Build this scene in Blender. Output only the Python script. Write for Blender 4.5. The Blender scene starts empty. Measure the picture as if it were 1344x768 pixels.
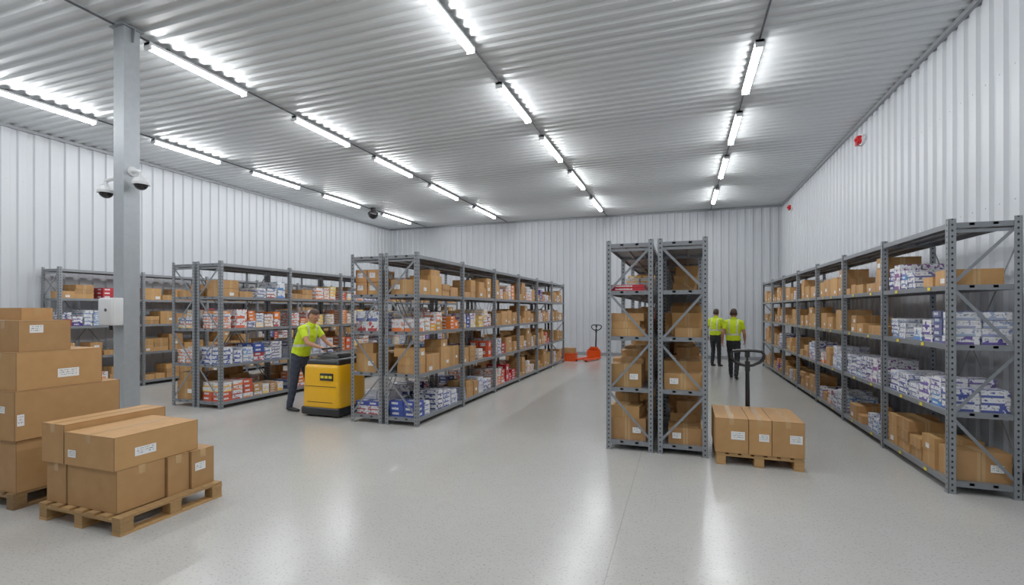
import bpy, bmesh, math, random
import numpy as np
from mathutils import Vector, Matrix
S=bpy.context.scene
col=S.collection
R=random.Random(7)

# ------------------------------------------------------------------ materials
def c(r,g,b):
    f=lambda v:(v/255/12.92 if v/255<=0.04045 else ((v/255+0.055)/1.055)**2.4)
    return (f(r),f(g),f(b),1)
class NT:
    def __init__(s,name):
        s.m=bpy.data.materials.new(name); s.m.use_nodes=True
        s.t=s.m.node_tree; s.b=s.t.nodes['Principled BSDF']; s.out=s.t.nodes['Material Output']
    def n(s,ty,**kw):
        nd=s.t.nodes.new(ty)
        for k,v in kw.items():
            if k.startswith('i_'):
                key=k[2:]; key=int(key) if key.isdigit() else key
                nd.inputs[key].default_value=v
            else: setattr(nd,k,v)
        return nd
    def l(s,a,b): s.t.links.new(a,b)
    def math(s,op,a,b=None,clamp=False):
        nd=s.t.nodes.new('ShaderNodeMath'); nd.operation=op; nd.use_clamp=clamp
        for i,v in enumerate((a,b)):
            if v is None: continue
            if isinstance(v,(int,float)): nd.inputs[i].default_value=v
            else: s.l(v,nd.inputs[i])
        return nd.outputs[0]
    def mix(s,fac,a,b):
        nd=s.t.nodes.new('ShaderNodeMix'); nd.data_type='RGBA'
        for idx,v in ((0,fac),(6,a),(7,b)):
            if isinstance(v,(int,float,tuple)): nd.inputs[idx].default_value=v
            else: s.l(v,nd.inputs[idx])
        return nd.outputs[2]
    def uv(s,name):
        u=s.n('ShaderNodeUVMap',uv_map=name); x=s.n('ShaderNodeSeparateXYZ'); s.l(u.outputs[0],x.inputs[0])
        return u.outputs[0],x.outputs[0],x.outputs[1]
    def noise(s,vec,scale,detail=3,rough=.5):
        nd=s.n('ShaderNodeTexNoise'); nd.inputs['Scale'].default_value=scale; nd.inputs['Detail'].default_value=detail
        nd.inputs['Roughness'].default_value=rough
        if vec is not None: s.l(vec,nd.inputs['Vector'])
        return nd.outputs[0]
    def obj(s): return s.n('ShaderNodeTexCoord').outputs['Object']
    def bump(s,h,strength,dist):
        nd=s.n('ShaderNodeBump'); nd.inputs['Strength'].default_value=strength; nd.inputs['Distance'].default_value=dist
        s.l(h,nd.inputs['Height']); s.l(nd.outputs[0],s.b.inputs['Normal'])
    def set(s,color=None,rough=None,metal=None):
        for k,v in (('Base Color',color),('Roughness',rough),('Metallic',metal)):
            if v is None: continue
            if isinstance(v,(int,float,tuple)): s.b.inputs[k].default_value=v
            else: s.l(v,s.b.inputs[k])
        return s.m
def simple(name,color,rough=.5,metal=0.,var=.06,scale=8):
    t=NT(name); n=t.noise(t.obj(),scale,2)
    d=tuple(max(0,v*(1-var)) for v in color[:3])+(1,); u=tuple(min(1,v*(1+var)) for v in color[:3])+(1,)
    return t.set(t.mix(n,d,u),rough,metal)

def m_floor():
    t=NT('polished_concrete'); o=t.obj()
    a=t.noise(o,0.6,3,.6); b=t.noise(o,55,3,.7); g=t.noise(o,7,4,.65)
    k=t.mix(a,c(172,171,166),c(190,189,185))
    k=t.mix(t.math('MULTIPLY',g,.4),k,c(154,153,148))
    s=t.math('GREATER_THAN',b,.60); k=t.mix(t.math('MULTIPLY',s,.45),k,c(104,102,96))
    sx=t.n('ShaderNodeSeparateXYZ'); t.l(o,sx.inputs[0])
    f=t.math('ABSOLUTE',t.math('ADD',sx.outputs[0],.47)); j=t.math('LESS_THAN',f,.004)
    k=t.mix(t.math('MULTIPLY',j,.35),k,c(110,110,106))
    r=t.math('ADD',t.math('MULTIPLY',g,.16),.14)
    t.b.inputs['Specular IOR Level'].default_value=.6
    t.bump(t.math('ADD',t.math('MULTIPLY',g,1.),t.math('MULTIPLY',b,.3)),.14,.01)
    return t.set(k,r,0)
def m_sheet(name,ca,cb,rough,metal):
    t=NT(name); o=t.obj(); n=t.noise(o,1.3,3)
    return t.set(t.mix(n,ca,cb),t.math('ADD',t.math('MULTIPLY',n,.15),rough),metal)
M={}
M['floor']=m_floor()
M['wall']=m_sheet('white_profiled_steel',c(180,184,190),c(192,196,201),.36,.05)
M['ceil']=m_sheet('galvanised_ceiling_sheet',c(200,203,204),c(211,214,215),.38,.3)
M['trim']=simple('trim_grey',c(140,143,147),.4,.4)
def m_galv(name,a,b,metal):
    t=NT(name); o=t.obj(); n=t.noise(o,14,3)
    return t.set(t.mix(n,a,b),.38,metal)
M['galv']=m_galv('galvanised_steel',c(116,121,126),c(138,142,147),.4)
M['col']=m_galv('galvanised_column_steel',c(150,157,162),c(168,174,179),.35)
def m_post():
    t=NT('perforated_upright_steel'); o=t.obj()
    k=t.mix(t.noise(o,14,2),c(122,127,132),c(145,149,153))
    _,um,vm=t.uv('UVm'); _,un,vn=t.uv('UVn')
    fy=t.math('SUBTRACT',t.math('FRACT',t.math('DIVIDE',vm,.055)),.5)
    dy=t.math('MULTIPLY',fy,.055)
    dx=t.math('MULTIPLY',t.math('SUBTRACT',un,.5),.06)
    d=t.math('ADD',t.math('MULTIPLY',t.math('MULTIPLY',dx,dx),1.6),t.math('MULTIPLY',dy,dy))
    h=t.math('LESS_THAN',d,.00014)
    return t.set(t.mix(h,k,c(18,19,21)),.38,t.math('MULTIPLY',t.math('SUBTRACT',1.,h),.4))
M['post']=m_post()
M['shelf']=simple('shelf_steel',c(124,128,133),.42,.35)
def m_kraft(name,tape):
    t=NT(name); o=t.obj(); at=t.n('ShaderNodeVertexColor',layer_name='Col')
    n=t.noise(o,9,2); k=t.mix(n,c(158,113,64),c(178,134,83))
    mx=t.n('ShaderNodeMix'); mx.data_type='RGBA'; mx.blend_type='MULTIPLY'; mx.inputs[0].default_value=1
    t.l(k,mx.inputs[6]); t.l(at.outputs[0],mx.inputs[7]); k=mx.outputs[2]
    if tape:
        _,un,vn=t.uv('UVn'); d=t.math('ABSOLUTE',t.math('SUBTRACT',un,.5))
        k=t.mix(t.math('MULTIPLY',t.math('LESS_THAN',d,.07),.4),k,c(198,166,118))
        k=t.mix(t.math('MULTIPLY',t.math('LESS_THAN',d,.006),.6),k,c(80,54,30))
    else:
        _,un,vn=t.uv('UVn'); e=t.math('MAXIMUM',t.math('ABSOLUTE',t.math('SUBTRACT',un,.5)),t.math('ABSOLUTE',t.math('SUBTRACT',vn,.5)))
        k=t.mix(t.math('MULTIPLY',t.math('GREATER_THAN',e,.492),.6),k,c(88,60,34))
    return t.set(k,.72,0)
M['kraftS']=m_kraft('kraft_cardboard_taped',True); M['kraft']=m_kraft('kraft_cardboard',False)
M['tape']=simple('packing_tape',c(184,146,98),.25)
M['dark']=simple('box_gap_dark',c(46,30,18),.9)
def m_label():
    t=NT('shipping_label'); _,un,vn=t.uv('UVn'); uvv,um,vm=t.uv('UVm')
    rows=t.math('LESS_THAN',t.math('FRACT',t.math('MULTIPLY',vn,4.)),.42)
    n=t.noise(uvv,120,1); tx=t.math('MULTIPLY',rows,t.math('GREATER_THAN',n,.53))
    inn=t.math('MULTIPLY',t.math('LESS_THAN',t.math('ABSOLUTE',t.math('SUBTRACT',un,.5)),.4),t.math('LESS_THAN',t.math('ABSOLUTE',t.math('SUBTRACT',vn,.5)),.38))
    return t.set(t.mix(t.math('MULTIPLY',tx,inn),c(232,232,230),c(30,34,50)),.5,0)
M['label']=m_label()
def m_pack(name,solid):
    t=NT(name); at=t.n('ShaderNodeVertexColor',layer_name='Col'); uvv,um,vm=t.uv('UVm'); _,un,vn=t.uv('UVn')
    ad=t.n('ShaderNodeVectorMath',operation='ADD'); sc=t.n('ShaderNodeVectorMath',operation='SCALE'); sc.inputs['Scale'].default_value=37
    t.l(at.outputs[0],sc.inputs[0]); t.l(uvv,ad.inputs[0]); t.l(sc.outputs[0],ad.inputs[1])
    n=t.noise(ad.outputs[0],22,1); n2=t.noise(ad.outputs[0],60,1)
    if not solid:
        m1=t.math('MULTIPLY',t.math('LESS_THAN',vn,.30),t.math('LESS_THAN',un,.8)); m2=t.math('GREATER_THAN',n,.60)
        k=t.mix(t.math('MULTIPLY',t.math('MAXIMUM',m1,m2),.95),c(222,223,226),at.outputs[0])
    else:
        m1=t.math('LESS_THAN',t.math('ABSOLUTE',t.math('SUBTRACT',vn,.55)),.2); m2=t.math('LESS_THAN',t.math('ABSOLUTE',t.math('SUBTRACT',un,.4)),.25)
        k=t.mix(t.math('MULTIPLY',t.math('MULTIPLY',m1,m2),.9),at.outputs[0],c(222,223,226))
    m3=t.math('MULTIPLY',t.math('GREATER_THAN',n2,.56),t.math('LESS_THAN',t.math('ABSOLUTE',t.math('SUBTRACT',vn,.62)),.16))
    k=t.mix(t.math('MULTIPLY',m3,.55),k,c(60,64,100))
    e=t.math('MAXIMUM',t.math('ABSOLUTE',t.math('SUBTRACT',un,.5)),t.math('ABSOLUTE',t.math('SUBTRACT',vn,.5)))
    k=t.mix(t.math('MULTIPLY',t.math('GREATER_THAN',e,.47),.4),k,c(80,80,88))
    return t.set(k,.42,0)
M['pack']=m_pack('printed_carton',False); M['packC']=m_pack('coloured_carton',True)
def m_wood():
    t=NT('pallet_pine'); o=t.obj(); mp=t.n('ShaderNodeMapping'); mp.inputs['Scale'].default_value=(1,6,14); t.l(o,mp.inputs[0])
    n=t.noise(mp.outputs[0],5,6,.65); at=t.n('ShaderNodeVertexColor',layer_name='Col')
    k=t.mix(n,c(132,94,52),c(200,158,100)); mx=t.n('ShaderNodeMix'); mx.data_type='RGBA'; mx.blend_type='MULTIPLY'; mx.inputs[0].default_value=1
    t.l(k,mx.inputs[6]); t.l(at.outputs[0],mx.inputs[7]); t.bump(n,.3,.002); return t.set(mx.outputs[2],.75,0)
M['wood']=m_wood()
def m_emit(name,color,st):
    t=NT(name); t.b.inputs['Emission Color'].default_value=color; t.b.inputs['Emission Strength'].default_value=st
    return t.set((.9,.9,.9,1),.4,0)
M['tube']=m_emit('led_diffuser',(0.965,0.985,1,1),57)
M['white']=simple('white_plastic',c(214,216,218),.35)
M['black']=simple('black_plastic',c(18,19,22),.35)
M['dome']=simple('smoked_dome',c(9,9,11),.08)
M['rubber']=simple('rubber',c(24,24,25),.8)
M['yellow']=simple('truck_yellow_paint',c(238,172,0),.3,0,.03)
M['orange']=simple('jack_orange_paint',c(212,66,10),.35)
M['red']=simple('alarm_red',c(190,14,18),.3)
M['steel']=simple('dark_steel',c(80,82,86),.35,.7)
M['ytag']=simple('yellow_tag',c(225,200,40),.5)
M['hivis']=simple('hivis_fabric',c(198,226,4),.75,0,.08,14)
M['silver']=simple('reflective_band',c(205,208,190),.35,.3)
M['trouser']=simple('navy_work_trousers',c(42,48,64),.85,0,.18,10)
M['trouserb']=simple('charcoal_work_trousers',c(30,32,38),.85,0,.18,10)
M['skin']=simple('skin',c(188,130,98),.55,0,.05,12)
M['hair']=simple('hair_brown',c(60,38,24),.7,0,.3,60)
M['boot']=simple('work_boot',c(22,20,19),.6)
M['eye']=simple('eye_dark',c(35,25,20),.2)
M['lip']=simple('lip',c(150,80,70),.5)

# ------------------------------------------------------------------ mesh builder
class MB:
    def __init__(s): s.v=[];s.f=[];s.m=[];s.um=[];s.un=[];s.c=[];s.mats=[];s.sm=[]
    def mi(s,k):
        if k not in s.mats: s.mats.append(k)
        return s.mats.index(k)
    def quad(s,p,mat,col=(1,1,1),smooth=False):
        i=len(s.v); s.v+= [tuple(q) for q in p]; s.f.append(tuple(range(i,i+len(p)))); s.m.append(s.mi(mat)); s.sm.append(smooth)
        if len(p)==4:
            w=(Vector(p[1])-Vector(p[0])).length; h=(Vector(p[3])-Vector(p[0])).length
            s.um+=[(0,0),(w,0),(w,h),(0,h)]; s.un+=[(0,0),(1,0),(1,1),(0,1)]
        else:
            s.um+=[(0,0)]*len(p); s.un+=[(0,0)]*len(p)
        s.c+=[col]*len(p)
    def box(s,x0,x1,y0,y1,z0,z1,mat,rz=0,col=(1,1,1),M4=None,top=None):
        cx,cy=(x0+x1)/2,(y0+y1)/2; ca,sa=math.cos(rz),math.sin(rz)
        def P(x,y,z):
            dx,dy=x-cx,y-cy; q=Vector((cx+dx*ca-dy*sa,cy+dx*sa+dy*ca,z)); return M4@q if M4 else q
        a,b,d,e=P(x0,y0,z0),P(x1,y0,z0),P(x1,y1,z0),P(x0,y1,z0)
        A,B,D,E=P(x0,y0,z1),P(x1,y0,z1),P(x1,y1,z1),P(x0,y1,z1)
        for q in ((a,b,B,A),(b,d,D,B),(d,e,E,D),(e,a,A,E),(e,d,b,a)): s.quad(q,mat,col)
        s.quad((A,B,D,E),top or mat,col)
    def strap(s,p0,p1,w,t,mat,nrm):
        p0=Vector(p0);p1=Vector(p1);d=(p1-p0).normalized();n=Vector(nrm).normalized();u=d.cross(n)*w/2;n=n*t/2
        A=[p0-u-n,p0+u-n,p0+u+n,p0-u+n];B=[q+(p1-p0) for q in A]
        for i in range(4):
            j=(i+1)%4; s.quad((A[i],A[j],B[j],B[i]),mat)
        s.quad(A[::-1],mat); s.quad(B,mat)
    def cyl(s,p0,p1,r0,r1,mat,n=16,cap=True,smooth=True):
        p0=Vector(p0);p1=Vector(p1);d=(p1-p0).normalized();u=d.orthogonal().normalized();v=d.cross(u)
        ring=lambda p,r:[p+(u*math.cos(6.28318*i/n)+v*math.sin(6.28318*i/n))*r for i in range(n)]
        A,B=ring(p0,r0),ring(p1,r1)
        for i in range(n):
            j=(i+1)%n; s.quad((A[i],A[j],B[j],B[i]),mat,smooth=smooth)
        if cap: s.quad(A[::-1],mat); s.quad(B,mat)
    def tube(s,pts,r,mat,n=10,closed=False):
        pts=[Vector(p) for p in pts]; N=len(pts)
        rings=[]; up=None
        for i,p in enumerate(pts):
            a=pts[(i-1)%N] if (closed or i>0) else p; b=pts[(i+1)%N] if (closed or i<N-1) else p
            d=(b-a).normalized()
            u=d.orthogonal().normalized() if up is None else (up-d*up.dot(d)).normalized()
            up=u; v=d.cross(u); rings.append([p+(u*math.cos(6.28318*k/n)+v*math.sin(6.28318*k/n))*r for k in range(n)])
        for i in range(N if closed else N-1):
            A,B=rings[i],rings[(i+1)%N]
            for k in range(n):
                j=(k+1)%n; s.quad((A[k],A[j],B[j],B[k]),mat,smooth=True)
        if not closed: s.quad(rings[0][::-1],mat); s.quad(rings[-1],mat)
    def dome(s,ctr,r,mat,n=20,m=8,down=True,full=False,sz=1.):
        ctr=Vector(ctr); sg=-1 if down else 1
        a0=-math.pi/2 if full else 0
        pt=lambda i,j:(lambda th,ph:ctr+Vector((r*math.cos(th)*math.cos(ph),r*math.cos(th)*math.sin(ph),sg*r*sz*math.sin(th))))(a0+(math.pi/2-a0)*j/m,6.28318*i/n)
        for j in range(m):
            for i in range(n):
                q=(pt(i,j),pt(i+1,j),pt(i+1,j+1),pt(i,j+1)); s.quad(q if not down else q[::-1],mat,smooth=True)
    def build(s,name,parent=None,weld=False):
        me=bpy.data.meshes.new(name); me.from_pydata(s.v,[],s.f)
        me.polygons.foreach_set('material_index',s.m); me.polygons.foreach_set('use_smooth',s.sm)
        a=me.uv_layers.new(name='UVm'); b=me.uv_layers.new(name='UVn')
        a.data.foreach_set('uv',np.array(s.um,dtype=np.float32).ravel()); b.data.foreach_set('uv',np.array(s.un,dtype=np.float32).ravel())
        ca=me.color_attributes.new('Col','FLOAT_COLOR','CORNER')
        cc=np.ones((len(s.c),4),dtype=np.float32); cc[:,:3]=np.array(s.c); ca.data.foreach_set('color',cc.ravel())
        for k in s.mats: me.materials.append(M[k])
        me.update(); o=bpy.data.objects.new(name,me); col.objects.link(o)
        if parent: o.parent=parent
        return o
def empty(name,loc=(0,0,0)):
    o=bpy.data.objects.new(name,None); o.location=loc; col.objects.link(o); o.empty_display_size=.1; return o
def recenter(o):
    me=o.data; vs=np.empty(len(me.vertices)*3,dtype=np.float32); me.vertices.foreach_get('co',vs); vs=vs.reshape(-1,3)
    ce=(vs.min(0)+vs.max(0))/2; ce[2]=vs[:,2].min(); vs-=ce; me.vertices.foreach_set('co',vs.ravel()); me.update(); o.location=[float(x) for x in ce]; return o
def rbox(name,x0,x1,y0,y1,z0,z1,r,mat,parent=None,taper=None,seg=4):
    me=bpy.data.meshes.new(name); bm=bmesh.new(); bmesh.ops.create_cube(bm,size=1)
    for v in bm.verts:
        v.co=Vector(((x0+x1)/2+v.co.x*(x1-x0),(y0+y1)/2+v.co.y*(y1-y0),(z0+z1)/2+v.co.z*(z1-z0)))
        if taper and v.co.z>(z0+z1)/2:
            v.co.x+= taper[0]*(1 if v.co.x<(x0+x1)/2 else -1); v.co.y+= taper[1]*(1 if v.co.y<(y0+y1)/2 else -1)
    bmesh.ops.bevel(bm,geom=list(bm.edges),offset=r,segments=seg,profile=.5,affect='EDGES')
    bm.to_mesh(me); bm.free(); me.materials.append(M[mat]); 
    for p in me.polygons: p.use_smooth=True
    o=bpy.data.objects.new(name,me); col.objects.link(o)
    if parent: o.parent=parent
    return o

# ------------------------------------------------------------------ room
XL,XR,YB,YF,H=-12.35,3.25,18.8,-4.0,5.35
mb=MB(); mb.box(XL-.2,XR+.2,YF-.2,YB+.2,-.15,0,'floor'); mb.build('floor')
def corr(name,axis,a0,a1,off,b0,b1,mat,sign,period=.26,depth=.035,screws=False,prof=((0,0),(.13,0),(.15,1),(.24,1))):
    pr=[]; a=a0
    while a<a1:
        for da,dd in prof:
            if a+da<a1: pr.append((a+da,dd))
        a+=period
    pr.append((a1,0)); mb=MB()
    def P(a,d,b):
        q=off+sign*depth*d
        return {'ceil':(b,a,q),'x':(q,a,b),'y':(a,q,b)}[axis]
    for (p,d),(p2,d2) in zip(pr,pr[1:]):
        q=[P(p,d,b0),P(p2,d2,b0),P(p2,d2,b1),P(p,d,b1)]; mb.quad(q,mat)
    t=off+sign*(depth+.01); t2=off+sign*(depth+.1)
    lo,hi=min(t,t2),max(t,t2)
    if axis=='ceil': mb.box(b0,b1,a0,a1,lo,hi,mat)
    elif axis=='x': mb.box(lo,hi,a0,a1,b0,b1,mat)
    else: mb.box(a0,a1,lo,hi,b0,b1,mat)
    if screws:
        a=a0+.065
        while a<a1:
            for z in (1.4,2.9,4.3):
                p=Vector(P(a,0,z)); q=Vector(P(a,-.2,z)); mb.cyl(p,q,.008,.006,'wall',n=6)
            a+=period
    return mb.build(name)
corr('ceiling','ceil',YF,YB,H,XL-.1,XR+.1,'ceil',1,period=.2,depth=.032,prof=((0,0),(.07,0),(.10,1),(.17,1)))
corr('wall_right','x',YF,YB,XR,0,H+.04,'wall',1,screws=True)
corr('wall_left','x',YF,YB,XL,0,H+.04,'wall',-1,screws=True)
corr('wall_back','y',XL,XR,YB,0,H+.04,'wall',1,screws=True)
corr('wall_front','y',XL,XR,YF,0,H+.04,'wall',-1)
for i,(b) in enumerate([(XR-.05,XR,YF,YB,H-.06,H),(XL,XL+.05,YF,YB,H-.06,H),(XL+.05,XR-.05,YB-.05,YB,H-.06,H)]):
    mb=MB(); mb.box(*b,'trim'); mb.build('trim_%d'%(i+1))
for nm,b in (('baseboard_right',(XR-.02,XR,YF,YB,0,.12)),('baseboard_left',(XL,XL+.02,YF,YB,0,.12)),('baseboard_back',(XL+.02,XR-.02,YB-.02,YB,0,.12))):
    mb=MB(); mb.box(*b,'trim'); mb.build(nm)

# lights
rows=[-10.4,-6.72,-2.7,.97]
ys=[(0.0,1.6),(2.65,1.6),(5.3,1.55),(7.9,1.55),(10.4,1.65),(13.1,1.8),(16.3,1.95)]  # first two: unseen fixtures, added out of view to balance the lighting
for x in rows:
    mb=MB(); mb.cyl((x,YF+.05,H-.018),(x,YB-.06,H-.018),.014,.014,'steel',n=8)
    yy=YF+1
    while yy<YB: mb.box(x-.03,x+.03,yy-.02,yy+.02,H-.034,H,'steel'); yy+=2.6
    mb.build('ceiling_conduit')
    for y,L in ys:
        mb=MB(); y0,y1=y-L/2,y+L/2
        mb.box(x-.055,x+.055,y0,y1,H-.075,H-.036,'white')
        n=4; r=.054; zc=H-.0755
        pts=[(x+r*math.cos(math.pi+math.pi*i/n),zc+r*math.sin(math.pi+math.pi*i/n)) for i in range(n+1)]
        for (a,za),(b,zb) in zip(pts,pts[1:]): mb.quad(((a,y0+.03,za),(b,y0+.03,zb),(b,y1-.03,zb),(a,y1-.03,za)),'tube',smooth=False)
        for yy in (y0,y1-.03): mb.box(x-.056,x+.056,yy,yy+.03,zc-.055,H-.036,'white')
        mb.build('led_tube_light')

# ------------------------------------------------------------------ racks
LV=[.12,.78,1.42,1.99,2.58]
def rack(name,x0,x1,y0,nb,bl=1.6,aisle=1,top=2.62,flip=0,tags=False):
    mb=MB(); t=.004; w=.06
    ypos=[y0+i*bl for i in range(nb+1)]
    for i,y in enumerate(ypos):
        e=1 if i<nb else -1
        ya,yb_=(y,y+w*e) if e>0 else (y-w,y)
        for xs in (x0,x1):
            inn=1 if xs==x0 else -1
            xa,xb=sorted((xs,xs+inn*w))
            ye=ya if e>0 else yb_-t
            mb.box(xa,xb,ye,ye+t,0.004,top,'post')
            xx=xs if inn>0 else xs-t
            mb.box(xx,xx+t,ya,yb_,0.004,top,'post')
            mb.box(xa-.008,xb+.008,ya-.005,yb_+.005,0,.006,'galv')
        ym=(ya+.012) if e>0 else yb_-.012
        if i in (0,nb):
            zs=[.14,.74,1.36,1.98,2.54]
            for k in range(4):
                a,b=(x0+.02,x1-.02) if (k+flip)%2 else (x1-.02,x0+.02)
                mb.strap((a,ym,zs[k]),(b,ym,zs[k+1]),.028,.006,'galv',(0,1,0))
            for z in (.1,2.5): mb.strap((x0+.02,ym+.01,z),(x1-.02,ym+.01,z),.03,.006,'galv',(0,1,0))
    for i in range(nb):
        ya,yb_=y0+i*bl+.008,y0+(i+1)*bl-.008
        for z in LV:
            xa,xb=x0+t+.002,x1-t-.002
            mb.box(xa,xb,ya,yb_,z-.004,z,'shelf')
            mb.box(xa,xa+.003,ya,yb_,z-.05,z-.004,'shelf'); mb.box(xb-.003,xb,ya,yb_,z-.05,z-.004,'shelf')
            for q in (.33,.66):
                xq=xa+(xb-xa)*q; mb.box(xq-.02,xq+.02,ya,yb_,z-.03,z-.005,'shelf')
            mb.box(xa,xb,ya,ya+.003,z-.05,z-.004,'shelf'); mb.box(xa,xb,yb_-.003,yb_,z-.05,z-.004,'shelf')
            if tags and z<2.5:
                xf=x1+.001 if aisle>0 else x0-.003
                for q in (.3,.72):
                    yy=ya+q*(yb_-ya)+R.uniform(-.15,.15); mb.box(xf,xf+.002,yy,yy+.06,z-.042,z-.01,'ytag')
        if i%2==0:
            xb=x0+.012 if aisle>0 else x1-.012
            mb.strap((xb,ya,.3),(xb,yb_,2.45),.02,.003,'galv',(1,0,0)); mb.strap((xb+.004,yb_,.3),(xb+.004,ya,2.45),.02,.003,'galv',(1,0,0))
    return mb.build(name)
PW=[(40,50,135),(88,62,150),(70,125,190),(150,158,190),(50,70,155),(120,60,130),(90,95,140),(110,120,165)]
PO=[(225,110,25),(205,75,35),(240,170,50),(220,125,60),(190,140,80),(80,100,160),(235,190,100),(170,45,40)]
PB=[(24,36,110),(45,70,155),(65,40,120),(90,140,200),(165,50,60),(200,200,215),(120,140,180)]
PR=[(190,18,24),(170,12,20),(190,60,20)]
def lin(t): return c(*t)[:3]
def put_kraft(mb,xf,s,ya,yb,z,h,D,lab=True,rz=0):
    b=R.uniform(.85,1.25); cc=(b,b*R.uniform(.97,1.02),b*R.uniform(.90,1.05))
    x0,x1=sorted((xf+s*.02,xf+s*(.02+D)))
    mb.box(x0,x1,ya,yb,z,z+h,'kraftS',rz=rz,col=cc)
    if lab and (yb-ya)>.15 and h>.12:
        w=R.uniform(.06,.1); hh=w*.6; y=R.uniform(ya+.03,yb-.03-w); zz=z+R.uniform(.02,max(.021,h*.5-hh)); xx=xf+s*(.02)-s*(.002+abs(math.sin(rz))*(yb-ya)/2)
        q=[(xx,y,zz),(xx,y+w,zz),(xx,y+w,zz+hh),(xx,y,zz+hh)]
        mb.quad(q if s<0 else [q[1],q[0],q[3],q[2]],'label')
def fill(mk,mp,xf,s,y0,y1,z,hm,kind,depth=.52,dens=.93,first=False):
    y=y0+.07; z+=.001
    while y<y1-.2:
        k=R.choice({'M':'KkPOKk','K':'KKKkP','Q':'KKk'}.get(kind,kind))
        if R.random()>dens and y>y0+.1: y+=R.uniform(.08,.3); continue
        if k=='K':
            w=R.uniform(.24,.44); w=min(w,y1-.07-y)
            if w<.16: break
            h=R.uniform(.18,min(.36,hm-.08)); D=R.uniform(.36,.48)
            x_=xf+s*R.uniform(0,.03)
            put_kraft(mk,x_,s,y,y+w,z,h,D,rz=R.uniform(-.04,.04))
            if first and y<y0+.1:
                xm=x_+s*(.02+D*.75); zl=z+h*.35; mk.quad(((xm-.05,y-.012,zl),(xm+.05,y-.012,zl),(xm+.05,y-.012,zl+.07),(xm-.05,y-.012,zl+.07)),'label')
            if hm-h>.2 and R.random()<.35:
                h2=R.uniform(.08,min(.16,hm-h-.06)); put_kraft(mk,xf+s*.02,s,y+.02,y+w*.85,z+h,h2,D*.8,rz=R.uniform(-.08,.08))
            y+=w+R.uniform(.01,.06)
        elif k in 'kT':
            w=R.uniform(.2,.34); w=min(w,y1-.07-y)
            if w<.14: break
            h=R.uniform(.09,.16); n=R.randint(1,3) if k=='k' else 1
            for i in range(n):
                if (i+1)*h>hm-.05: break
                put_kraft(mk,xf+s*R.uniform(0,.02),s,y,y+w,z+i*h,h-.002,R.uniform(.34,.42),lab=R.random()<.5,rz=R.uniform(-.04,.04))
            y+=w+R.uniform(.01,.05)
        elif k=='r':
            for i in range(2): mp.box(*sorted((xf+s*.03,xf+s*.45)),y,y+.28,z+i*.04,z+i*.04+.038,'packC',col=lin((185,20,28)))
            y+=.3
            if y>y0+.7: break
        else:
            pal={'P':PW+PO,'W':PW,'O':PO,'B':PB,'R':PR,'X':PW+PO}[k]
            w=R.uniform(.15,.25); w=min(w,y1-.07-y)
            if w<.12: break
            h=R.uniform(.045,.085); n=R.randint(3,max(3,int(min(hm-.14,.36)/h))); cc=lin(R.choice(pal)); D=R.uniform(.2,.24)
            if R.random()<.2: h=R.uniform(.14,.2); n=1 if hm<.5 else R.randint(1,2)
            pc={'W':.10,'P':.25,'X':.22,'O':.32,'B':.42,'R':.9}[k]; mt='packC' if R.random()<pc else 'pack'
            for i in range(n):
                if R.random()<.2: cc=lin(R.choice(pal)); mt='packC' if R.random()<pc else 'pack'
                for j in range(2):
                    xx=xf+s*(.03+j*(D+.01)+R.uniform(0,.015)); xa,xb=sorted((xx,xx+s*D)); dy=R.uniform(-.007,.007)
                    mp.box(xa,xb,y+dy,y+w-.006+dy,z+i*h,z+(i+1)*h-.002,mt,rz=R.uniform(-.03,.03),col=tuple(v*R.uniform(.9,1.1) for v in cc))
            y+=w+R.uniform(.004,.03)
def stock(xf,s,y0,plan,bl=1.6):
    mk,mp=MB(),MB(); nb=len(plan)
    for i,pl in enumerate(plan):
        for L,kinds in enumerate(pl):
            n=len(kinds); ya=y0+i*bl; seg=(bl)/n
            for q,k in enumerate(kinds):
                if k=='.': continue
                fill(mk,mp,xf,s,ya+q*seg-(0.05 if q else 0),ya+(q+1)*seg+(.05 if q<n-1 else 0),LV[L],LV[L+1]-LV[L]-.05,k,first=(i==0 and q==0))
    if mk.f: mk.build('shelved_cardboard_boxes')
    if mp.f: mp.build('shelved_printed_cartons')
bl=1.62
rack('steel_shelving_rack',2.40,2.95,5.76,7,bl,aisle=-1,tags=True)
stock(2.41,1,5.76,[('Q','W','W','TW'),('WQ','W','Tk','kT'),('WK','WK','K','K'),('K','Wk','K','K'),('MK','K','M','K'),('M','WK','K','M'),('K','M','K','K')],bl)
rack('steel_shelving_rack',-4.29,-3.72,6.4,6,1.6,aisle=1)
rack('steel_shelving_rack',-4.91,-4.34,6.4,6,1.6,aisle=-1,flip=1)
stock(-3.73,-1,6.4,[('B','Q','O','Q'),('KB','kO','XO','kK'),('OR','OK','K','K'),('KO','M','kK','K'),('K','KO','M','K'),('M','K','K','M')])
stock(-4.90,1,6.4,[('B','Q','O','O'),('O','B','O','k'),('K','K','M','K'),('M','K','M','K'),('K','M','K','M'),('K','K','K','K')])
rack('steel_shelving_rack',-8.22,-7.65,6.4,6,1.6,aisle=1)
rack('steel_shelving_rack',-8.84,-8.27,6.4,6,1.6,aisle=-1,flip=1)
stock(-7.66,-1,6.4,[('O','B','O','kX'),('OO','B','XO','kO'),('O','O','O','X'),('K','X','M','K'),('M','K','X','M'),('K','K','M','K')])
stock(-8.83,1,6.4,[('K','O','X','k'),('M','K','O','X'),('M','M','M','M'),('K','X','M','K'),('M','K','X','M'),('K','K','M','K')])
rack('steel_shelving_rack',-12.27,-11.72,6.2,7,1.6,aisle=1)
stock(-11.73,-1,6.2,[('K','k','B','kR'),('k','k','K','K'),('K','k','B','k'),('K','O','M','K'),('M','K','k','M'),('K','K','M','K'),('K','K','M','K')])
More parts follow.
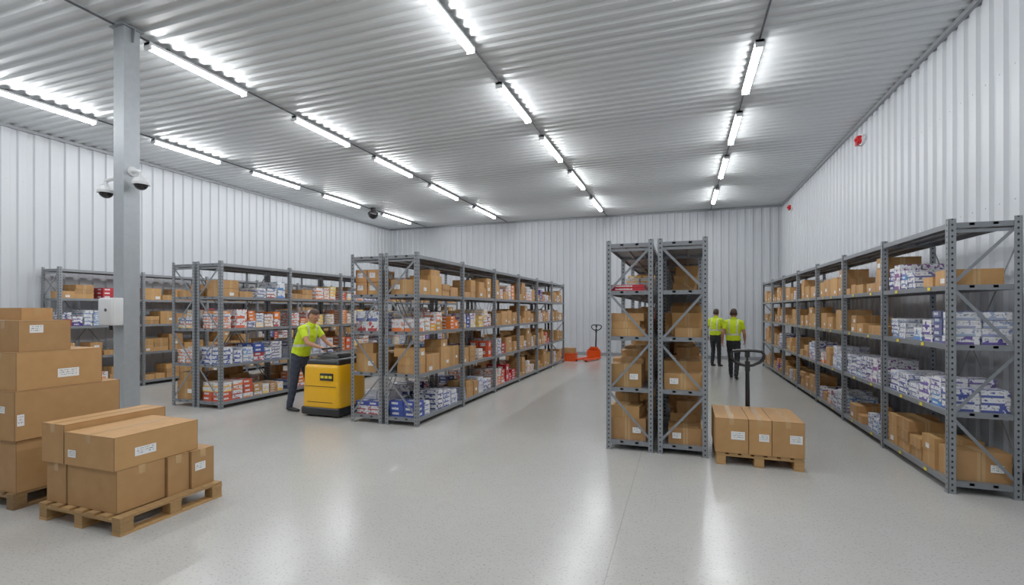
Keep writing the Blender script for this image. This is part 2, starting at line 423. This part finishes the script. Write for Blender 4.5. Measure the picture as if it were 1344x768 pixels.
rack('steel_shelving_rack',-.90,-.33,6.2,6,1.6,aisle=-1)
rack('steel_shelving_rack',-.28,.29,6.2,6,1.6,aisle=1,flip=1)
stock(-.89,1,6.2,[('Q','Q','Q','r'),('K','k','K','O'),('K','K','M','k'),('M','K','M','k'),('K','M','K','M'),('K','K','K','K')])
stock(.28,-1,6.2,[('Q','Q','Q','.'),('K','K','K','k'),('K','K','M','k'),('M','K','M','k'),('K','M','K','M'),('K','K','K','K')])

# ------------------------------------------------------------------ foreground boxes / pallets
def cbox(x0,x1,y0,y1,z0,z1,ax='y',labels=(),tint=1.,rz=0,name='cardboard_box'):
    mb=MB(); g=.004; cc=(tint,tint,tint*.98); T=z1-.004
    mb.box(x0,x1,y0,y1,z0,T,'kraft',col=cc,top='dark')
    xm,ym=(x0+x1)/2,(y0+y1)/2; q=.0035
    if ax=='y':
        mb.box(x0,xm-q,y0,y1,T,z1,'kraft',col=cc); mb.box(xm+q,x1,y0,y1,T,z1,'kraft',col=cc)
        mb.box(xm-.026,xm+.026,y0-.001,y1+.001,z1,z1+.0008,'tape')
        for yy in (y0-.0014,y1+.0002): mb.box(xm-.026,xm+.026,yy,yy+.0012,z1-.07,z1,'tape')
    else:
        mb.box(x0,x1,y0,ym-q,T,z1,'kraft',col=cc); mb.box(x0,x1,ym+q,y1,T,z1,'kraft',col=cc)
        mb.box(x0-.001,x1+.001,ym-.026,ym+.026,z1,z1+.0008,'tape')
        for xx in (x0-.0014,x1+.0002): mb.box(xx,xx+.0012,ym-.026,ym+.026,z1-.07,z1,'tape')
    for face,u,v,w,h in labels:
        if face=='f':
            a=x0+u*(x1-x0); z=z0+v*(z1-z0); mb.quad(((a,y0-.002,z),(a+w,y0-.002,z),(a+w,y0-.002,z+h),(a,y0-.002,z+h)),'label')
        elif face=='r':
            a=y0+u*(y1-y0); z=z0+v*(z1-z0); mb.quad(((x1+.002,a,z),(x1+.002,a+w,z),(x1+.002,a+w,z+h),(x1+.002,a,z+h)),'label')
    o=recenter(mb.build(name)); o.rotation_euler[2]=rz; return o
def pallet(x0,x1,y0,y1,z=0,dark=1.):
    mb=MB(); W=x1-x0; D=y1-y0
    cc=lambda:(lambda b:(b,b*.98,b*.95))(R.uniform(.75,1.1)*dark)
    bx=[x0,(x0+x1)/2-.05,x1-.1]; by=[y0,(y0+y1)/2-.05,y1-.1]
    for a in bx:
        mb.box(a,a+.1,y0,y1,z,z+.02,'wood',col=cc())
        for b in by: mb.box(a+.002,a+.098,b+.002,b+.098,z+.02,z+.1,'wood',col=cc())
    for b in by: mb.box(x0,x1,b,b+.1,z+.1,z+.12,'wood',col=cc())
    n=7; w=.098; 
    for i in range(n):
        a=x0+(W-w)*i/(n-1); mb.box(a,a+w-.005,y0,y1,z+.12,z+.141,'wood',col=cc())
    return recenter(mb.build('wooden_pallet'))
pallet(-5.08,-4.08,2.55,3.43)
P=.1415
cbox(-4.8,-4.2,2.6,2.98,P,.478,'x',[],1.0)
cbox(-4.55,-4.18,2.99,3.18,P,.475,'x',[],.95)
cbox(-4.55,-4.16,3.19,3.41,P,.475,'x',[('r',.15,.45,.1,.07)],.92)
cbox(-5.07,-4.82,2.6,2.99,P,.476,'y',[],.96)
cbox(-5.07,-4.57,3.0,3.4,P,.476,'y',[],.96)
cbox(-4.805,-4.2,2.58,3.28,.4795,.745,'y',[('f',.08,.25,.1,.06),('r',.22,.3,.17,.07)],1.16)
cbox(-5.1,-4.815,2.58,3.42,.4775,.80,'y',[],1.1)
pallet(-6.5,-5.5,2.58,3.45,dark=.6)
cbox(-6.0,-5.5,2.6,3.0,P,.60,'y',[],.92); cbox(-6.0,-5.5,3.01,3.42,P,.60,'y',[],.95); cbox(-6.5,-6.01,2.6,3.42,P,.60,'y',[],.9)
cbox(-6.1,-5.48,2.58,3.42,.601,1.035,'y',[('f',.62,.55,.1,.06),('r',.02,.3,.05,.1)],1.0); cbox(-6.52,-6.11,2.6,3.42,.601,1.0,'y',[],1)
cbox(-5.98,-5.5,2.6,3.27,1.036,1.375,'y',[('r',.45,.25,.17,.08)],1.12); cbox(-6.45,-5.99,2.6,3.3,1.036,1.36,'y',[],.97)
cbox(-6.0,-5.55,2.64,3.03,1.376,1.655,'y',[('r',.2,.6,.1,.07)],.95); cbox(-6.48,-6.02,2.62,3.2,1.361,1.62,'y',[],.97)
cbox(-6.3,-5.76,2.76,3.0,1.656,1.77,'x',[],1.15)
pallet(.37,1.25,6.0,6.82)
cbox(.36,.70,5.99,6.80,P,.53,'y',[('f',.48,.4,.14,.09)],1.04)
cbox(.705,.93,5.99,6.80,P,.53,'y',[('f',.45,.4,.1,.08)],1.14)
cbox(.935,1.25,5.99,6.80,P,.53,'y',[('f',.55,.4,.12,.09)],1.0)

def pallet_jack(X,Y,rz,fork=.97):
    root=empty('pallet_jack',(X,Y,0)); root.rotation_euler[2]=rz
    mb=MB()
    for sx in (-.195,.195):
        mb.box(sx-.075,sx+.075,-fork+.07,.0,.055,.092,'orange'); mb.box(sx-.05,sx+.05,-fork,-fork+.07,.06,.088,'orange')
        mb.box(sx-.075,sx-.068,-fork+.07,0,.035,.055,'orange'); mb.box(sx+.068,sx+.075,-fork+.07,0,.035,.055,'orange')
        mb.cyl((sx-.04,-fork+.15,.035),(sx+.04,-fork+.15,.035),.035,.035,'steel',n=16)
    mb.build('forks',root)
    mb=MB()
    mb.box(-.27,.27,.0,.05,.05,.30,'orange'); mb.box(-.2,.2,.05,.1,.10,.38,'orange'); mb.box(-.12,.12,.1,.17,.16,.34,'orange')
    mb.strap((-.25,.03,.3),(-.1,.05,.44),.05,.03,'orange',(0,1,0)); mb.strap((.25,.03,.3),(.1,.05,.44),.05,.03,'orange',(0,1,0)); mb.box(-.12,.12,.02,.1,.38,.45,'orange')
    mb.build('housing',root)
    mb=MB(); mb.cyl((0,.15,.12),(0,.15,.36),.05,.045,'steel'); mb.cyl((0,.15,.36),(0,.15,.42),.025,.025,'steel')
    for sx in (-.09,.09): mb.cyl((sx-.025,.15,.085),(sx+.025,.15,.085),.085,.085,'rubber',n=24); mb.cyl((sx-.027,.15,.085),(sx+.027,.15,.085),.045,.045,'steel',n=16)
    mb.cyl((-.12,.15,.085),(.12,.15,.085),.018,.018,'steel'); mb.build('steering_wheels_and_pump',root)
    mb=MB(); mb.cyl((0,.16,.28),(0,.2,1.03),.030,.024,'black'); mb.box(-.06,.06,.13,.2,.26,.36,'black'); mb.strap((0,.19,.95),(0,.205,1.08),.06,.035,'black',(0,1,0))
    loop=[(0,1.02),(.07,1.03),(.15,1.07),(.195,1.12),(.2,1.17),(.17,1.205),(.09,1.215),(0,1.218)]
    loop=loop+[(-x,z) for x,z in loop[-2:0:-1]]
    mb.tube([(x,.2+(z-1.02)*.12,z) for x,z in loop],.020,'black',closed=True)
    mb.cyl((0,.2,1.02),(0,.22,1.21),.014,.014,'black',n=8); mb.box(-.03,.03,.195,.225,1.13,1.2,'black')
    mb.build('tiller_handle',root)
    return root
pallet_jack(.81,6.85,0,.62)
pallet_jack(-2.95,17.2,math.radians(-20))
mb=MB(); x0,y0=-3.92,16.3
for a in ((0,.5,0,.4,0,.02),(0,.02,.0,.4,.02,.28),(.48,.5,0,.4,.02,.28),(.02,.48,0,.02,.02,.28),(.02,.48,.38,.4,.02,.28),(-.015,.515,-.015,0,.24,.28),(-.015,0,-.015,.415,.24,.28),(.5,.515,-.015,.415,.24,.28)):
    mb.box(x0+a[0],x0+a[1],y0+a[2],y0+a[3],a[4],a[5],'orange')
for i in range(4): mb.box(x0+.04+i*.11,x0+.12+i*.11,y0-.006,y0,.06,.2,'orange')
recenter(mb.build('orange_plastic_crate'))
cbox(-3.89,-3.45,16.33,16.65,.021,.45,'x',[],1.)

# ------------------------------------------------------------------ column, cameras, alarms
mb=MB(); cx,cy,cw=-6.66,4.24,.095
mb.box(cx-cw,cx+cw,cy-cw,cy+cw,.02,H-.05,'col'); mb.box(cx-.17,cx+.17,cy-.17,cy+.17,0,.02,'galv'); mb.box(cx-.13,cx+.13,cy-.13,cy+.13,H-.05,H-.036,'galv')
for s_ in (-1,1): mb.strap((cx+s_*cw,cy,H-.22),(cx+s_*(cw+.03),cy,H-.05),.08,.01,'galv',(0,1,0))
for sx in (-.13,.13):
    for sy in (-.13,.13): mb.cyl((cx+sx,cy+sy,.02),(cx+sx,cy+sy,.05),.015,.015,'steel',n=6)
mb.build('steel_column')
def dome_cam(ctr,arm=None,n=None,r=.095,base=None):
    x,y,z=ctr; mb=MB(); white='white'
    mb.dome((x,y,z),r*.82,'dome',down=True); mb.cyl((x,y,z-.012),(x,y,z+.02),r,r,white,n=28); mb.cyl((x,y,z+.02),(x,y,z+.07),r,r*.75,white,n=28)
    mb.cyl((x,y,z+.07),(x,y,z+.1),r*.4,r*.4,white,n=16)
    if arm:
        mb.tube([(x,y,z+.09),(x,y,z+.14),((x*2+arm[0])/3,(y*2+arm[1])/3,z+.165),arm],.024,white,n=12)
        s=Vector(arm); mb.cyl(s-n*.02,s,.06,.06,white,n=20)
    return mb.build('dome_security_camera')
dome_cam((cx-.26,cy-.08,3.25),(cx-cw-.001,cy-.03,3.42),Vector((1,0,0))); dome_cam((cx+.26,cy,3.33),(cx+cw+.001,cy,3.5),Vector((-1,0,0)))
mb=MB(); X,Yc=-10.3,14.65; r=.17; z=H-.22
mb.dome((X,Yc,z),r,'dome',n=28,m=10); mb.cyl((X,Yc,z-.005),(X,Yc,z+.05),r*1.08,r*1.08,'black',n=28); mb.cyl((X,Yc,z+.05),(X,Yc,z+.1),r*1.0,r*.7,'black',n=28); mb.cyl((X,Yc,z+.1),(X,Yc,H),r*.5,r*.5,'black',n=20)
mb.build('dome_security_camera')
jb=empty('electrical_junction_box',(0,0,0))
rbox('enclosure',-6.82,-6.56,4.02,4.144,1.56,1.90,.012,'white',jb,seg=2); rbox('lid',-6.81,-6.57,4.005,4.03,1.57,1.89,.008,'white',jb,seg=2)
mb=MB(); mb.cyl((-6.67,4.0,1.75),(-6.67,4.006,1.75),.02,.02,'steel',n=12); mb.cyl((-6.7,4.08,1.50),(-6.7,4.08,1.57),.02,.02,'black',n=12); mb.build('lock_and_gland',jb)
for y,z in ((10.9,4.98),(17.2,4.95)):
    mb=MB(); X=XR-.002; mb.cyl((X,y,z),(X-.05,y,z),.1,.1,'white',n=24); mb.cyl((X-.05,y,z),(X-.12,y,z),.085,.07,'red',n=24); mb.cyl((X-.12,y,z),(X-.15,y,z),.03,.03,'red',n=16); mb.box(X-.08,X,y+.12,y+.22,z-.06,z+.06,'red')
    mb.build('fire_alarm_sounder')

# ------------------------------------------------------------------ electric pallet truck
tr=empty('electric_pallet_truck',(-5.58,6.84,0))
rbox('chassis_skirt',-.38,.38,-.37,.37,.03,.16,.03,'black',tr)
rbox('body_cover',-.37,.37,-.36,.36,.12,.86,.07,'yellow',tr,taper=(.02,.02),seg=5)
rbox('top_cover',-.335,.335,-.315,.315,.84,.95,.04,'black',tr,taper=(.03,.03))
rbox('console',-.16,.24,-.2,.2,.93,1.03,.03,'black',tr,taper=(.05,.03))
rbox('name_plate',.0,.26,-.362,-.345,.60,.72,.006,'black',tr,seg=2)
rbox('side_panel',-.374,-.355,-.22,.22,.3,.62,.006,'black',tr,seg=2)
mb=MB(); mb.box(-.25,.25,-.360,-.352,.24,.25,'black'); mb.box(-.31,.31,-.358,-.349,.5,.506,'black')
for k in range(3): mb.box(.02+k*.08,.08+k*.08,-.366,-.362,.64,.68,'ytag')
mb.build('decals',tr)
mb=MB()
for sy in (-.12,.12): mb.cyl((-.02,sy,.98),(-.07,sy,1.1),.016,.016,'steel',n=10)
mb.cyl((-.07,-.22,1.10),(-.07,.22,1.10),.017,.017,'black',n=12); mb.build('control_handle',tr)
mb=MB()
for sx in (-.2,.2):
    mb.box(sx-.08,sx+.08,.36,1.45,.06,.11,'steel'); mb.cyl((sx-.05,1.35,.045),(sx+.05,1.35,.045),.045,.045,'rubber')
mb.box(-.3,.3,.35,.42,.05,.6,'yellow'); mb.build('forks',tr)
mb=MB()
for sx in (-.3,.3):
    for sy in (-.25,.25): mb.cyl((sx-.03,sy,.06),(sx+.03,sy,.06),.06,.06,'rubber',n=20)
mb.build('wheels',tr)

# ------------------------------------------------------------------ people
def make_person(name,loc,rot,J,trouser='trouser',voxel=.008,sleeve='hivis'):
    V=Vector; vs=[];fs=[];segs=[]
    def loft(rings,side,tag=None,n=14):
        pts=[(V(p),a,b) for p,a,b in rings]
        d0=(pts[0][0]-pts[1][0]).normalized(); d1=(pts[-1][0]-pts[-2][0]).normalized()
        def cap(p,a,b,d):
            r=min(a,b); return [(p+d*r*.55,a*.82,b*.82),(p+d*r*.9,a*.42,b*.42)]
        full=[cap(*pts[0],d0)[1],cap(*pts[0],d0)[0]]+pts+cap(*pts[-1],d1)
        base=len(vs)
        for i,(p,a,b) in enumerate(full):
            q0=full[max(0,i-1)][0];q1=full[min(len(full)-1,i+1)][0];d=(q1-q0).normalized()
            u=(V(side)-d*V(side).dot(d)).normalized(); w=d.cross(u)
            for k in range(n):
                t=2*math.pi*k/n; vs.append(p+u*math.cos(t)*a+w*math.sin(t)*b)
        L=len(full)
        for i in range(L-1):
            for k in range(n):
                j=(k+1)%n; fs.append((base+i*n+k,base+i*n+j,base+(i+1)*n+j,base+(i+1)*n+k))
        fs.append(tuple(base+k for k in range(n))[::-1]); fs.append(tuple(base+(L-1)*n+k for k in range(n)))
        if tag:
            for (p,a,b),(q,a2,b2) in zip(pts,pts[1:]): segs.append((p,q,(a+b)/2,(a2+b2)/2,tag))
    Y=(0,1,0)
    pel,wa,ch,sh,nk,hd=[V(J[k]) for k in ('pelvis','waist','chest','shoulder','neck','head')]
    loft([(pel-V((0,0,.07)),.155,.12),(pel,.17,.13),(pel+(wa-pel)*.5,.162,.125)],Y,'trouser')
    loft([(pel+(wa-pel)*.35,.168,.132),(wa,.16,.130),(ch,.178,.142),(ch+(sh-ch)*.6,.185,.128),(sh,.168,.095),(sh+(nk-sh)*.5,.10,.07)],Y,'vest')
    loft([(nk-V((0,0,.03)),.06,.062),(nk+(hd-nk)*.5,.056,.058)],Y,'skin')
    f=V(J.get('look',(1,0,0))).normalized(); up=V((0,0,1)); up=(up-f*up.dot(f)).normalized()
    h=lambda a,b,l=0:hd+f*a+up*b+V((0,1,0))*l
    loft([(h(-.01,-.075),.055,.06),(h(.0,-.03),.07,.085),(h(-.005,.03),.077,.098),(h(-.01,.075),.066,.085)],Y,'head')
    loft([(h(.03,-.04),.05,.05),(h(.05,-.085),.03,.028)],Y,'head')
    loft([(h(.085,.012),.008,.009),(h(.108,-.025),.014,.012)],Y,'head')
    loft([(h(.082,.03,-.04),.012,.012),(h(.086,.03,.04),.012,.012)],up,'head')
    for l in (-1,1): loft([(h(-.005,.02,l*.08),.02,.008),(h(-.002,-.025,l*.078),.012,.007)],(1,0,0),'head')
    for sgn,k in ((1,'l'),(-1,'r')):
        hip=pel+V((0,sgn*.088,-.03)); kn=V(J['knee_'+k]); an=V(J['ankle_'+k]); 
        loft([(hip,.085,.098),(hip+(kn-hip)*.5,.078,.086),(kn,.063,.067),(kn+(an-kn)*.35,.060,.067),(an+V((0,0,.02)),.052,.056)],Y,'trouser')
        fd=V(J.get('foot_'+k,(1,0,0))).normalized()
        loft([(an-V((0,0,.03))-fd*.03,.036,.036),(an+fd*.06-V((0,0,.038)),.042,.036),(an+fd*.15-V((0,0,.05)),.046,.026),(an+fd*.19-V((0,0,.052)),.036,.022)],fd.cross(V((0,0,1))),'boot')
        s=sh+V((0,sgn*.175,-.01)); el=V(J['elbow_'+k]); wr=V(J['wrist_'+k])
        loft([(sh+V((0,sgn*.1,.0)),.07,.065),(s,.062,.062)],(0,0,1),'vest')
        mid=s+(el-s)*.55
        loft([(s,.060,.060),(mid,.054,.054)],(0,0,1) if abs((el-s).normalized().z)<.8 else (1,0,0),'sleeve')
        loft([(mid,.047,.047),(el,.040,.040),(el+(wr-el)*.3,.042,.040),(wr,.028,.025)],(0,1,0),'skin')
        d=V(J['hand_'+k]).normalized(); n=V(J['palm_'+k]).normalized(); n=(n-d*n.dot(d)).normalized(); th=V(J['thumb_'+k]); lt=(th-d*th.dot(d)-n*th.dot(n)).normalized()
        loft([(wr,.026,.02),(wr+d*.04,.038,.017),(wr+d*.085,.041,.015)],lt,'skin')
        cu=J.get('curl',.35); rr=.0095
        for off,Lf in ((.031,.068),(.0105,.077),(-.0105,.071),(-.031,.055)):
            p=wr+d*.082+lt*off; a=cu*.6; pts=[(p,rr,rr)]
            for q,fr in enumerate((.45,.32,.23)):
                p=p+(d*math.cos(a)+n*math.sin(a))*Lf*fr*1.15; pts.append((p,rr*(1-.08*q),rr*(1-.08*q))); a+=cu
            loft(pts,lt,'skin',n=8)
        p=wr+d*.03+lt*.03; q=p+(d*.6+lt*.55+n*.35).normalized()*.042; r_=q+(d*.75+lt*.05+n*.6).normalized()*.032
        loft([(p,.013,.013),(q,.011,.011),(r_,.009,.009)],n,'skin',n=8)
    me=bpy.data.meshes.new('tmp'); me.from_pydata([tuple(v) for v in vs],[],fs); ob=bpy.data.objects.new('tmp',me); col.objects.link(ob)
    bm=bmesh.new(); bm.from_mesh(me); bmesh.ops.recalc_face_normals(bm,faces=bm.faces); bm.to_mesh(me); bm.free()
    m=ob.modifiers.new('r','REMESH'); m.mode='VOXEL'; m.voxel_size=voxel; m.use_smooth_shade=True
    m=ob.modifiers.new('s','SMOOTH'); m.factor=.5; m.iterations=2
    dg=bpy.context.evaluated_depsgraph_get(); ev=ob.evaluated_get(dg); nm=bpy.data.meshes.new_from_object(ev)
    bpy.data.objects.remove(ob)
    N=len(nm.vertices); co=np.empty(N*3); nm.vertices.foreach_get('co',co); co=co.reshape(-1,3)
    nr=np.array([tuple(v.normal) for v in nm.vertices])
    def classify(P):
        best=np.full(len(P),1e9); tg=np.zeros(len(P),dtype=int); names=['trouser','vest','skin','head','boot','sleeve']
        for p,q,a,b,t in segs:
            p=np.array(p);q=np.array(q);d=q-p;L=max(1e-9,d@d); u=np.clip(((P-p)@d)/L,0,1)
            dist=np.linalg.norm(P-(p+u[:,None]*d),axis=1)-(a+(b-a)*u)
            w=dist<best; best[w]=dist[w]; tg[w]=names.index(t)
        return tg
    tv=classify(co); disp=np.zeros(N); disp[(tv==1)]=.012; disp[tv==5]=.006
    hl=co-np.array(hd); a=hl@np.array(f); b=hl@np.array(up); 
    hair=lambda a,b:((b>.052)&(a<.085))|((a<-.015)&(b>-.055))
    disp[(tv==3)&hair(a,b)]=.010
    fold=np.sin(co[:,2]*55+np.sin(co[:,1]*30)*2+co[:,0]*20)*.003
    disp[tv==0]+=fold[tv==0]; disp[tv==1]+=fold[tv==1]*.7
    co2=co+nr*disp[:,None]; co2[:,2]-=co2[:,2].min(); nm.vertices.foreach_set('co',co2.ravel())
    F=len(nm.polygons); fc=np.empty(F*3); nm.polygons.foreach_get('center',fc); fc=fc.reshape(-1,3)
    tf=classify(fc); mats=[trouser,'hivis','skin','skin','boot',sleeve,'silver','hair']; mi=tf.copy()
    hl=fc-np.array(hd); a=hl@np.array(f); b=hl@np.array(up); mi[(tf==3)&hair(a,b)]=7
    z=fc[:,2]; wz=wa[2]
    yy=np.abs(fc[:,1])
    band=(np.abs(z-(wz+.04))<.02)|((np.abs(yy-.10)<.015)&(z>wz+.06)&(z<sh[2]+.05))
    mi[(tf==1)&band]=6
    for k in mats: nm.materials.append(M[k])
    nm.polygons.foreach_set('material_index',mi.astype(np.int32)); nm.polygons.foreach_set('use_smooth',[True]*F); nm.update()
    o=bpy.data.objects.new(name,nm); nm.name=name; col.objects.link(o); o.location=loc; o.rotation_euler[2]=rot
    mb=MB()
    for l in (-1,1): mb.dome(h(.083,.008,l*.032),.011,'eye',full=True,n=10,m=6)
    mb.tube([h(.083,-.055,-.022),h(.092,-.055,0),h(.083,-.055,.022)],.005,'lip',n=6)
    mb.build('eyes_and_mouth',o)
    return o
make_person('warehouse_worker',(-6.27,6.84,0),0,dict(
 pelvis=(-.04,0,.96),waist=(.0,0,1.1),chest=(.09,0,1.28),shoulder=(.16,0,1.44),neck=(.20,0,1.51),head=(.25,0,1.64),look=(1,0,-.4),
 knee_l=(.06,.11,.51),ankle_l=(.06,.13,.09),knee_r=(-.08,-.1,.51),ankle_r=(-.16,-.12,.09),
 elbow_l=(.33,.21,1.22),wrist_l=(.515,.15,1.135),hand_l=(1,0,-.08),palm_l=(0,0,-1),thumb_l=(0,-1,0),
 elbow_r=(.32,-.22,1.21),wrist_r=(.515,-.15,1.135),hand_r=(1,0,-.08),palm_r=(0,0,-1),thumb_r=(0,1,0),curl=.95),voxel=.0075)
walk=dict(pelvis=(0,0,.95),waist=(.0,0,1.09),chest=(.02,0,1.28),shoulder=(.03,0,1.45),neck=(.04,0,1.52),head=(.06,0,1.66),look=(1,0,-.1),
 knee_l=(.2,.09,.53),ankle_l=(.26,.09,.09),knee_r=(-.02,-.09,.5),ankle_r=(-.24,-.09,.115),foot_r=(1,0,-.15),
 elbow_l=(-.06,.25,1.17),wrist_l=(.04,.27,.95),hand_l=(.3,0,-1),palm_l=(0,-1,0),thumb_l=(1,0,0),
 elbow_r=(.04,-.25,1.17),wrist_r=(.2,-.24,1.0),hand_r=(.6,0,-1),palm_r=(0,1,0),thumb_r=(1,0,.5),curl=.4)
make_person('warehouse_worker',(1.24,13.6,0),math.radians(78),walk,'trouserb',.009)
w2=dict(walk); w2.update(knee_l=(.05,.09,.52),ankle_l=(.0,.1,.09),knee_r=(.06,-.09,.52),ankle_r=(.05,-.1,.09),foot_r=(1,0,0))
make_person('warehouse_worker',(.98,16.4,0),math.radians(60),w2,'trouserb',.009)

# ------------------------------------------------------------------ world, camera
w=bpy.data.worlds.new('world'); S.world=w; w.use_nodes=True; w.node_tree.nodes['Background'].inputs[0].default_value=(.8,.85,.9,1); w.node_tree.nodes['Background'].inputs[1].default_value=.3
cam=bpy.data.cameras.new('camera'); co=bpy.data.objects.new('camera',cam); col.objects.link(co)
co.location=(0,0,1.75); co.rotation_euler=(math.radians(90),0,math.atan(223/640)); cam.sensor_fit='HORIZONTAL'; cam.sensor_width=36; cam.lens=36*640/1344; cam.shift_y=23/1344
cam.clip_start=.05; cam.clip_end=100
S.camera=co
S.view_settings.view_transform='Standard'; S.view_settings.look='None'; S.view_settings.exposure=0; S.view_settings.gamma=1.22
